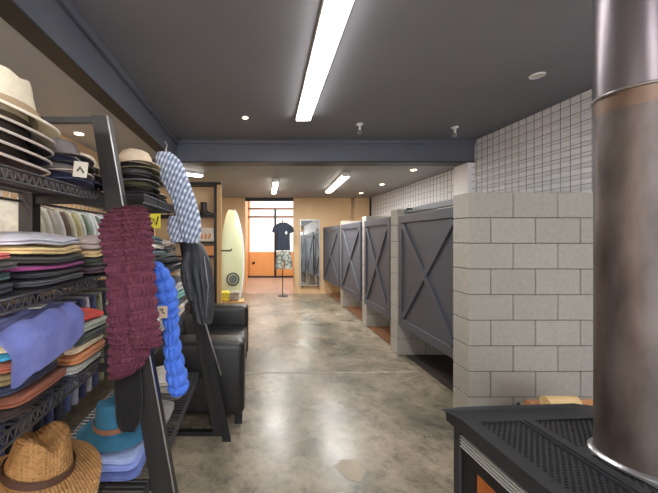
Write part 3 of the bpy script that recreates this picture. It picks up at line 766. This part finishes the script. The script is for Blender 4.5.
# --- rack by the sofa
pile('of the pile behind the yellow sign', -.63, 1.62, Z(2), [((52,60,66),'jeans','ink blue',.026),((40,42,46),'jeans','black',.022),((86,100,106),'jeans','steel blue',.028),((196,190,180),'jeans','off white',.02),((72,92,100),'jeans','teal grey',.04)], .27,.26)
pile('of the dark pile behind the black jacket', -.66, 2.0, Z(2), [((64,66,72),'jeans','charcoal',.03),((108,106,104),'jeans','mid grey',.03),((44,44,50),'jeans','black',.03),((150,140,130),'jeans','stone',.03)], .27,.28)
pile('of the pale pile below the denim', -.62, 1.66, Z(1), [((150,146,140),'shirt','stone',.06),((206,204,206),'shirt','white',.06),((110,164,160),'shirt','sea green',.035),((216,212,214),'shirt','bright white',.05)], .27,.26)
pile('of the pale pile beside the black jacket', -.62, 2.02, Z(1), [((190,180,164),'shirt','cream',.07),((88,92,94),'shirt','grey',.03),((134,188,182),'shirt','mint',.045),((208,206,206),'shirt','white',.05),((96,98,104),'shirt','slate',.03)], .27,.27)
pile('in the low pile near the sofa foot', -.60, 2.02, Z(0), [((112,108,104),'jeans','grey',.04),((170,166,160),'jeans','pale grey',.04),((196,192,190),'jeans','off white',.035)], .28,.26)
pile('in the low pile below the blue scarf', -.60, 1.66, Z(0), [((70,70,72),'jeans','charcoal',.04),((120,116,120),'jeans','dove grey',.04)], .28,.24)

# --- hats on the top shelf
M_cream = mat('cream_straw',(226,214,188),(238,228,206),rough=.8,scale=60,bump=.3,bscale=220)
M_dkfelt = mat('dark_felt',(62,54,58),(76,66,70),rough=.95,scale=20,bump=.2,bscale=200)
M_dkblue = mat('navy_felt',(60,58,86),(74,72,102),rough=.95,scale=20,bump=.2,bscale=200)
M_edge = mat('pale_piping',(198,186,176),rough=.8)
M_band = mat('dark_ribbon',(70,58,48),(84,70,58),rough=.7,scale=40)
top_h = [('brown','cream fedora'),]
base = fedora('fedora_hat','dark brown felt fedora with pale brim edge, at the bottom of the top shelf stack', M_dkfelt, M_band, R_=.158, edge=M_edge, curl=.012)
HX, HY = -.822, .945
tilt = (R(2), R(9), R(70))
def axis(rot, base_, d):
    from mathutils import Euler
    return Vector(base_) + Euler(rot).to_matrix() @ Vector((0,0,d))
HB = (HX,HY,Z(3)+.046); base.location = HB; base.rotation_euler = tilt
labs = ['navy felt fedora with pale brim edge, second from the bottom of the top shelf stack','dark brown felt fedora with pale edge, third from the bottom of the top shelf stack','cream straw fedora with its brim directly under the top cream fedora']
for k in range(3):
    dup(base, axis(tilt,HB,.033*(k+1)), tilt, labs[k], mats={'hat_body': (M_dkblue,M_dkfelt,M_cream)[k]})
cf = fedora('fedora_hat','cream fedora with high crown on top of the hat stack on the top shelf', M_cream, mat('cream_band',(176,152,122),rough=.8), R_=.165, cr=.106, h=.138, curl=.014, pinch=.026, edge=mat('cream_edge',(244,238,222),rough=.8))
cf.location = axis(tilt,HB,.033*3+.040); cf.rotation_euler = tilt
# caps
M_gcap = mat('grey_wool',(122,114,116),(138,130,130),rough=.95,scale=30,bump=.25,bscale=260)
M_tcap = mat('taupe_wool',(214,194,168),(224,206,182),rough=.95,scale=30,bump=.2)
M_bcap = mat('blue_cotton',(62,64,94),(84,86,118),rough=.95,scale=30,bump=.2)
M_kcap = mat('black_cotton',(50,48,48),(64,60,58),rough=.95,scale=30,bump=.2)
M_ocap = mat('olive_cotton',(112,108,74),(132,128,92),rough=.95,scale=30,bump=.2)
c0 = cap('flat_cap','grey wool cap with curved peak, on top of the stack beside the rack post', M_gcap, M_gcap)
def capstack(base, x, y, z0, specs, dz=.03, rz=0):
    for k,(m,pk,lab) in enumerate(specs):
        dup(base, (x, y, z0+.022+dz*k), (R(1),R(3),R(rz)), lab, mats={'cap_dome':m,'cap_peak':pk,'top_button':m})
capstack(c0, -.79, 1.225, Z(3), [(M_bcap,M_bcap,'navy blue cap at the bottom of the stack beside the rack post'),(M_edge,M_edge,'off white cap, second from bottom of the stack beside the rack post'),(M_bcap,M_kcap,'navy blue cap with black peak, under the grey cap beside the rack post')], rz=62)
c0.location = (-.79,1.225,Z(3)+.022+.09); c0.rotation_euler = (R(1),R(3),R(62))
tg = thing('price_tag','white price tag with green motif hanging from the caps by the rack post','tag',(-.672,1.20,1.66))
c = P(80.5,169.5,1.10)
MB().box(c,(.05,.002,.055), ry=.12).build('tag_card', M_wbox, tg); MB().tube([c+Vector((-.01,-.002,-.006)),c+Vector((0,-.002,.008)),c+Vector((.012,-.002,-.012))],.004,6).build('printed_mark', mat('green_ink',(96,104,80),rough=.8), tg)
MB().tube([c+Vector((0,0,.027)),c+Vector((-.03,.02,.05))],.0012,5).build('tag_string', M_wbox, tg)
tg.location = (c.x,c.y,c.z-.03)
for ch in tg.children: 
    for v in ch.data.vertices: v.co += Vector((-.672,1.20,1.66))-tg.location
capstack(c0, -.62, 1.60, Z(3), [(M_kcap,M_kcap,'black cap at the bottom of the stack nearest the plaid shirt'),(M_ocap,M_kcap,'olive cap with black peak, second from bottom of the stack by the plaid shirt'),(M_kcap,M_gcap,'black cap with grey peak, third from bottom of the stack by the plaid shirt'),(M_gcap,M_kcap,'grey cap with black peak, under the dark cap in the stack by the plaid shirt'),(M_kcap,M_ocap,'dark cap with olive peak, directly under the beige cap by the plaid shirt'),(M_tcap,M_tcap,'beige cap on top of the stack by the plaid shirt')], rz=40)
capstack(c0, -.86, 1.51, Z(3), [(M_kcap,M_kcap,'black cap at the bottom of the stack behind the rack post'),(M_bcap,M_bcap,'navy cap in the middle of the stack behind the rack post'),(M_gcap,M_gcap,'grey cap under the cream cap behind the rack post'),(M_cream,M_cream,'cream cap on top of the stack behind the rack post')], rz=50, dz=.036)
capstack(c0, -.71, 2.04, Z(3), [(M_ocap,M_ocap,'olive cap at the bottom of the short stack against the plaid shirt'),(M_kcap,M_kcap,'black cap in the middle of the short stack against the plaid shirt'),(M_ocap,M_edge,'olive cap with pale peak, topping the short stack against the plaid shirt')], rz=40)
# --- straw hats at the bottom
M_straw = mat('golden_straw',(150,104,58),(202,154,98),rough=.75,scale=26,detail=6,bump=.6,bscale=150,contrast=.8)
M_straw2 = mat('tan_straw',(176,138,94),(206,170,126),rough=.8,scale=26,detail=6,bump=.5,bscale=150)
for m_ in (M_straw, M_straw2):
    nt = m_.node_tree; b_ = nt.nodes['Principled BSDF']; tc = nt.nodes['Texture Coordinate']; old = b_.inputs['Normal'].links[0].from_node
    hs = []
    for d in ('Z','X'):
        wv = nt.nodes.new('ShaderNodeTexWave'); wv.bands_direction = d; wv.inputs['Scale'].default_value = 38 if d == 'Z' else 30; wv.inputs['Distortion'].default_value = 2.5; wv.inputs['Detail'].default_value = 2
        nt.links.new(tc.outputs['Object'], wv.inputs['Vector']); hs.append(wv)
    ad = nt.nodes.new('ShaderNodeMath'); ad.operation = 'ADD'; nt.links.new(hs[0].outputs['Fac'], ad.inputs[0]); nt.links.new(hs[1].outputs['Fac'], ad.inputs[1])
    b2 = nt.nodes.new('ShaderNodeBump'); b2.inputs['Strength'].default_value = .55; b2.inputs['Distance'].default_value = .006
    nt.links.new(ad.outputs[0], b2.inputs['Height']); nt.links.new(old.outputs['Normal'], b2.inputs['Normal']); nt.links.new(b2.outputs['Normal'], b_.inputs['Normal'])
s0 = fedora('straw_hat','woven golden straw hat with dark band, topmost of the stack on the bottom shelf', M_straw, mat('brown_band',(72,48,36),(86,58,44),rough=.7), R_=.178, cr=.094, h=.125, curl=.02, pinch=.045, droop=-.014)
sx, sy = -.715, .965
ords = ['at the bottom of the stack','second from the bottom of the stack','third from the bottom of the stack','fourth from the bottom of the stack','third from the top of the stack','directly under the banded top hat of the stack']
for k in range(6):
    dup(s0, axis((R(3),R(9),R(55)),(sx,sy,Z(0)+.056),.034*k), (R(3),R(9),R(55)), ('tan' if k % 2 else 'golden')+' straw hat '+ords[k]+' on the bottom shelf', mats={'hat_body': M_straw2 if k % 2 else M_straw})
s0.location = axis((R(3),R(9),R(55)),(sx,sy,Z(0)+.056),.034*6); s0.rotation_euler = (R(3),R(9),R(55))
M_bluehat = mat('blue_felt',(44,104,136),(60,122,156),rough=.9,scale=20,bump=.25,bscale=200)
bh = fedora('fedora_hat','blue felt fedora with brown leather band on the pale blue clothes', M_bluehat, mat('tan_leather',(150,104,78),rough=.6), R_=.16, cr=.09, h=.12, curl=.012, pinch=.035, droop=-.012)
bh.location = (-.625,1.405,Z(0)+.158); bh.rotation_euler = (R(-3),R(-6),R(50))

# --- scarves and hanging cloths
def knit_rows(v, a, u, rows, cols, amp):
    y = v*rows + .22*u; x = a*cols + (.5 if int(y) % 2 else 0)
    return amp*(abs(math.sin(math.pi*y))**.8*(.35 + .85*abs(math.sin(math.pi*x))**.8) - .5)
M_maroon = mat('maroon_wool',(92,42,60),(112,58,78),rough=.95,scale=30,bump=.3,bscale=300)
sc = thing('knitted_scarf','chunky maroon knitted scarf hung over the near rack post','scarf',(-.49,1.2,.88))
def R6(px0, px1, py, Y, th, yaw=0):
    a, b_ = P(px0,py,Y), P(px1,py,Y); c = (a+b_)/2
    return (c.x, Y, c.z, (b_.x-a.x)/2, th, yaw)
Ys = 1.19
mb = MB(); loops(mb, [R6(124,141,206,Ys,.026),R6(114,146,210,Ys,.036),R6(104,149,219,Ys,.042),R6(101,151,230,Ys,.043),R6(103,152,246,Ys,.042),R6(107,153,264,Ys,.04),R6(109,155,290,Ys,.04),R6(109,157,318,Ys,.04),R6(110,160,336,Ys,.038),R6(113,160,346,Ys,.03)], 200, 22, p=2.4, disp=lambda v,a,u: knit_rows(v,a,u,20,28,.018))
mb.warp(lambda c: c + Vector((0, -.012*math.exp(-((c.x+.42+.1*(c.z-1.2))/.022)**2)*0 + .022*math.exp(-((c.x-(-.485+.06*(1.2-c.z)))/.014)**2)*(1 if c.y < Ys else 0), 0)))
mb.build('front_fall', M_maroon, sc, True)
mb = MB(); loops(mb, [R6(111,152,332,Ys+.006,.026),R6(110,151,346,Ys+.006,.026),R6(110,147,358,Ys+.006,.026),R6(110,138,369,Ys+.006,.024),R6(112,124,377,Ys+.006,.02)], 160, 16, p=2.4, disp=lambda v,a,u: knit_rows(v,a,u,5,28,.018))
mb.build('rear_fall', M_maroon, sc, True)
# black cloth showing below the scarf
mb = MB(); Yb = 1.256
loops(mb, [R6(112,140,352,Yb,.012),R6(113,141,372,Yb,.014),R6(115,142,400,Yb,.016),R6(117,140,420,Yb,.015),R6(121,136,430,Yb,.012)], 40, 6, disp=folds(.004,7,2))
solo(mb,'hanging_scarf',cloth_mat((24,23,25),(32,31,33)),'plain black scarf end hanging below the maroon scarf','scarf')
# blue chunky scarf
M_blue = mat('blue_wool',(58,100,204),(84,130,230),rough=.9,scale=30,bump=.3,bscale=300)
bsf = thing('knitted_scarf','chunky bright blue knitted scarf hanging behind the maroon one','scarf',(-.43,1.42,.76)); Yc = 1.405
mb = MB()
def rope(v, a, u): return .02*(abs(math.sin(math.pi*(v*13+.35*math.sin(2*math.pi*a))))**.6-.5) + .006*abs(math.sin(math.pi*a*10))
loops(mb, [R6(151,158,262,Yc,.016),R6(150,166,270,Yc,.03),R6(152,173,284,Yc,.04),R6(154,176,298,Yc,.04),R6(158,177,310,Yc,.034),R6(165,177,320,Yc,.03),R6(166,178,338,Yc,.03),R6(166,181,356,Yc,.032),R6(168,185,374,Yc,.034),R6(170,187,388,Yc,.034),R6(173,183,393,Yc,.022)], 60, 12, p=2.2, disp=rope)
mb.build('scarf_body', M_blue, bsf, True)
c = P(162.5,312,1.345)
MB().box(c,(.042,.002,.052)).build('tag_card', mat('kraft_card',(206,186,160),rough=.9), bsf)['label'] = 'kraft swing tag'
MB().tube([c+Vector((-.01,-.003,.010)),c+Vector((.004,-.003,.014)),c+Vector((.0,-.003,.0)),c+Vector((.011,-.003,-.006))],.0025,6).build('printed_mark', mat('dark_ink',(60,40,36),rough=.8), bsf)
# hook that carries the blue scarf from the shelf above
MB().tube([P(152,262,Yc)+Vector((.0,0,.03)),P(152,262,Yc)+Vector((0,0,.01)),P(156,264,Yc)+Vector((.01,0,-.01))],.006,8).build('hanging_loop', M_black, bsf, True)
# yellow sign
ys = P(154,221,1.50)
sg = thing('price_sign','yellow price sign with dark zigzag lettering under the cap shelf','sign',ys)
MB().box(ys,(.062,.004,.072)).build('sign_card', mat('yellow_card',(232,216,70),rough=.8), sg)
g = [(-.022,.022),(-.012,-.02),(0,.012),(.012,-.02),(.022,.022)]
for s in (-1,1):
    pass
MB().tube([ys+Vector((x,-.004,z)) for x,z in g],.004,6).build('printed_letter', mat('sign_ink',(70,66,30),rough=.8), sg)
MB().tube([ys+Vector((-.02,0,.036)),ys+Vector((-.02,.0,.06)),P(154,221,1.5)+Vector((-.02,.0,.115))],.0015,5).tube([ys+Vector((.02,0,.036)),ys+Vector((.02,.0,.115))],.0015,5).build('hanging_cord', M_black, sg)

# plaid shirt hung on the far post
def plaid_mat():
    m = bpy.data.materials.new('blue_plaid'); m.use_nodes = True; nt = m.node_tree; N = nt.nodes; L = nt.links; b = N['Principled BSDF']
    tc = N.new('ShaderNodeTexCoord'); mp = N.new('ShaderNodeMapping'); mp.inputs['Rotation'].default_value = (0,R(-22),0); L.new(tc.outputs['Object'], mp.inputs['Vector'])
    outs = []
    for d in ('X','Z'):
        w = N.new('ShaderNodeTexWave'); w.bands_direction = d; w.inputs['Scale'].default_value = 15 if d == 'X' else 8; w.inputs['Distortion'].default_value = .6; L.new(mp.outputs['Vector'], w.inputs['Vector'])
        r = N.new('ShaderNodeValToRGB'); e = r.color_ramp.elements; e[0].position, e[1].position = .25, .75
        e[0].color = lin((136,150,178) if d == 'X' else (186,194,210))+(1,); e[1].color = lin((236,240,246))+(1,)
        L.new(w.outputs['Fac'], r.inputs['Fac']); outs.append(r)
    mx = N.new('ShaderNodeMix'); mx.data_type = 'RGBA'; mx.blend_type = 'MULTIPLY'; mx.inputs['Factor'].default_value = .85
    L.new(outs[0].outputs['Color'], mx.inputs['A']); L.new(outs[1].outputs['Color'], mx.inputs['B']); L.new(mx.outputs['Result'], b.inputs['Base Color'])
    b.inputs['Roughness'].default_value = .9
    return m
M_plaid = plaid_mat()
Yp = 1.80
ps = thing('plaid_shirt','blue and white plaid shirt hanging from the rack arm nearest the sofa','shirt',(-.55,Yp,1.42))
mb = MB(); loops(mb, [R6(158,172,153,Yp,.03),R6(157,181,162,Yp,.04),R6(162,188,180,Yp,.042),R6(173,195,200,Yp,.04),R6(178,201,220,Yp,.04),R6(180,202,234,Yp,.04),R6(186,200,243,Yp,.035)], 56, 8, disp=folds(.014,7,3)); mb.build('shirt_body', M_plaid, ps, True)
mb = MB(); loops(mb, [R6(170,180,216,Yp+.02,.028),R6(168,184,226,Yp+.015,.034),R6(170,186,236,Yp+.01,.034),R6(172,185,242,Yp,.028)], 40, 8, disp=folds(.01,6,1)); mb.build('sleeve', M_plaid, ps, True)
MB().tube([P(165,150,Yp)+Vector((0,0,.05)),P(165,150,Yp)+Vector((.012,0,.03)),P(165,153,Yp)],.004,6).build('hanger_hook', M_chrome, ps, True)
# black jacket below it
M_jkt = mat('black_nylon',(44,46,52),(60,63,70),rough=.55,scale=8,bump=.3,bscale=40)
jk = thing('black_jacket','black jacket hanging on the rack post below the plaid shirt','jacket',(-.42,2.2,.85)); Yj = 1.97
mb = MB(); loops(mb, [R6(182,198,240,Yj,.03),R6(183,206,250,Yj,.05),R6(186,212,266,Yj,.055),R6(190,214,286,Yj,.055),R6(193,215,308,Yj,.05),R6(196,213,322,Yj,.045)], 52, 8, disp=folds(.014,6,5)); mb.build('jacket_body', M_jkt, jk, True)
mb = MB(); loops(mb, [R6(184,192,252,Yj-.04,.025),R6(181,191,268,Yj-.05,.035),R6(183,194,284,Yj-.05,.035),R6(188,198,300,Yj-.05,.03)], 30, 8, disp=folds(.008,5,2)); mb.build('jacket_sleeve', M_jkt, jk, True)
MB().tube([P(204,256,Yj-.06),P(208,286,Yj-.066),P(206,318,Yj-.06)],.004,6).build('zip', M_chrome, jk, True)
# folded easel leaning strip
ea = thing('folding_easel','folded black display easel with pale edge leaning by the sofa arm','easel',(-.26,2.2,0))
MB().tube([P(199.5,305,2.2),P(221,375,2.2)],.007,6).build('pale_edge', M_chrome, ea, True)
leaning_post(MB(), 2.215, .98, -.40, -.20, .05, .06, .02).build('leg', M_black, ea)

# ------------------------------------------------------------------ garments on wall rails behind the racks
rl = thing('garment_rail','upper black rail of hanging shirts on the side wall behind the hat racks','clothes rail',(-1.6,2.6,1.74))
MB().tube([(-1.58,.9,1.76),(-1.58,4.3,1.76)],.013,10).build('rail_tube', M_black, rl, True)
for y in (1.3,2.6,3.95): MB().tube([(-1.95,y,1.80),(-1.7,y,1.80),(-1.58,y,1.76)],.01,8).build('wall_bracket', M_black, rl, True)
rl2 = thing('garment_rail','lower black rail of folded jeans on the side wall behind the hat racks','clothes rail',(-1.6,2.6,1.0))
MB().tube([(-1.58,.9,1.0),(-1.58,4.3,1.0)],.013,10).build('rail_tube', M_black, rl2, True)
for y in (1.3,2.6,3.95): MB().tube([(-1.95,y,1.04),(-1.7,y,1.04),(-1.58,y,1.0)],.01,8).build('wall_bracket', M_black, rl2, True)
def make_shirt():
    t = thing('hanging_shirt','x','shirt',(0,0,0))
    mb = MB(); loops(mb, [(0,0,-.075,.05,.012,0),(0,0,-.09,.10,.015,0),(0,0,-.13,.2,.017,0),(0,0,-.2,.215,.019,0),(0,0,-.4,.2,.019,0),(0,0,-.64,.215,.018,0)], 32, 4, disp=folds(.004,9,1)); mb.build('shirt_body', M_wbox, t, True)
    for s in (-1,1):
        mb = MB(); loops(mb, [(s*.185,0,-.12,.04,.015,0),(s*.225,0,-.25,.048,.019,0),(s*.235,0,-.45,.045,.019,0),(s*.225,0,-.58,.038,.016,0)], 16, 4); mb.build('sleeve', M_wbox, t, True)
    MB().tube([(-.17,0,-.125),(0,0,-.055),(.17,0,-.125)],.006,6).tube([(0,0,-.055),(0,0,-.021),(.023,0,-.006),(.021,0,.015),(0,0,.026),(-.018,0,.014)],.003,6).build('hanger', M_chrome, t, True)
    return t
def make_jeans():
    t = thing('hanging_jeans','x','jeans',(0,0,0))
    mb = MB(); loops(mb, [(0,0,-.06,.12,.014,0),(0,0,-.075,.13,.026,0),(0,0,-.2,.14,.032,0),(0,0,-.5,.15,.034,0),(0,0,-.88,.155,.034,0)], 32, 4, disp=folds(.006,8,4)); mb.build('denim', M_wbox, t, True)
    MB().span((-.13,-.028,-.12),(.13,-.024,-.085)).build('waistband', M_wbox, t)
    MB().tube([(-.14,0,-.06),(.14,0,-.06)],.006,6).tube([(0,0,-.06),(0,0,-.021),(.023,0,-.006),(.021,0,.015),(0,0,.026),(-.018,0,.014)],.003,6).build('hanger', M_chrome, t, True)
    return t
sh0 = make_shirt(); je0 = make_jeans()
cs_ = [((206,200,188),'cream'),((196,190,176),'ecru'),((202,196,186),'ivory'),((178,172,160),'stone'),((212,208,200),'off white'),((120,104,92),'taupe'),((216,208,186),'pale cream'),((188,180,140),'khaki'),((222,220,216),'white'),((122,140,120),'moss'),((206,222,220),'ice blue'),((224,226,224),'bright white'),((116,128,120),'sage'),((176,210,208),'aqua'),((222,184,188),'pink'),((214,222,230),'pale blue'),((98,100,118),'slate'),((196,204,208),'silver grey'),((90,130,160),'blue'),((150,120,150),'lilac'),((200,190,180),'beige')]
y = 1.86; nth = ['first','second','third','fourth','fifth','sixth','seventh','eighth','ninth','tenth','eleventh','twelfth','thirteenth','fourteenth','fifteenth','sixteenth','seventeenth','eighteenth','nineteenth','twentieth','twenty-first']
for k,(c,nm) in enumerate(cs_):
    lab = '%s shirt on the upper wall rail, %s counting from the shop entrance' % (nm, nth[k])
    o = sh0 if k == 0 else dup(sh0)
    o['label'] = lab; o.location = (-1.58+random.uniform(-.001,.001), y, 1.757); o.rotation_euler = (0,0,R(random.uniform(-3,3)))
    for ch in o.children:
        if ch.name.split('.')[0] != 'hanger':
            ch.data = ch.data.copy(); ch.data.materials[0] = cloth_mat(c)
    y += .068
js_ = [((40,44,66),'dark indigo'),((58,64,104),'mid indigo'),((34,36,46),'black'),((66,72,110),'blue'),((46,50,70),'navy'),((84,92,130),'faded blue'),((40,40,50),'charcoal'),((64,70,104),'denim blue'),((52,54,64),'dark grey'),((84,92,138),'bright indigo'),((150,152,172),'pale grey-blue'),((58,62,92),'deep blue'),((164,160,170),'light grey'),((72,78,110),'washed indigo'),((140,140,116),'khaki'),((60,64,74),'graphite'),((120,122,104),'olive'),((170,168,164),'stone'),((92,104,140),'sky denim'),((52,56,70),'ink'),((130,128,124),'grey')]
y = 1.45
for k,(c,nm) in enumerate(js_):
    lab = '%s jeans on the lower wall rail, %s counting from the shop entrance' % (nm, nth[k])
    o = je0 if k == 0 else dup(je0)
    o['label'] = lab; o.location = (-1.58+random.uniform(-.001,.001), y, .997); o.rotation_euler = (0,0,R(random.uniform(-3,3)))
    for ch in o.children:
        if ch.name.split('.')[0] != 'hanger':
            ch.data = ch.data.copy(); ch.data.materials[0] = cloth_mat(c)
    y += .105

# ------------------------------------------------------------------ lights, world, camera
w = bpy.data.worlds.new('daylight'); SC.world = w; w.use_nodes = True
bg = w.node_tree.nodes['Background']; bg.inputs[0].default_value = (.93,.96,1.0,1); bg.inputs[1].default_value = 3.2
def area(x,y,z,sx,sy,e,col=(1,.98,.955)):
    l = bpy.data.lights.new('ceiling_area_lamp','AREA'); l.shape = 'RECTANGLE'; l.size = sx; l.size_y = sy; l.energy = e; l.color = col
    o = bpy.data.objects.new('ceiling_area_lamp', l); COL.objects.link(o); o.location = (x,y,z)
area(.49,2.45,2.715,.14,1.8,12)
area(1.53,5.85,2.42,.12,1.7,34)
area(.4,6.2,2.42,.1,1.4,26)
area(.38,-1.3,2.715,.15,1.8,36)  # fill from the added batten over the entrance
area(-1.6,-.9,2.415,.12,1.4,34,(.95,.97,1))  # fill from the added batten on the rack side
area(.9,10.0,2.95,1.0,1.2,40,(1,1,1))  # bare area lamp in the corridor, no batten holds it
fire = bpy.data.lights.new('fire_glow','POINT'); fire.energy = .6; fire.color = (1,.45,.12); fire.shadow_soft_size = .05
cam = bpy.data.cameras.new('camera'); co = bpy.data.objects.new('camera', cam); COL.objects.link(co); SC.camera = co
co.location = (0,0,EYE); co.rotation_euler = (R(90),0,0)
cam.sensor_fit = 'HORIZONTAL'; cam.sensor_width = 36; cam.lens = F/658*36
cam.shift_x = (329-CX)/658; cam.shift_y = (CY-246.5)/658
cam.clip_start = .02; cam.clip_end = 60
vs = SC.view_settings; vs.view_transform = 'Standard'; vs.look = 'None'; vs.gamma = 1; vs.use_curve_mapping = False; vs.exposure = 0.5
SC.cycles.use_denoising = True
SC.cycles.max_bounces = 10; SC.cycles.diffuse_bounces = 6
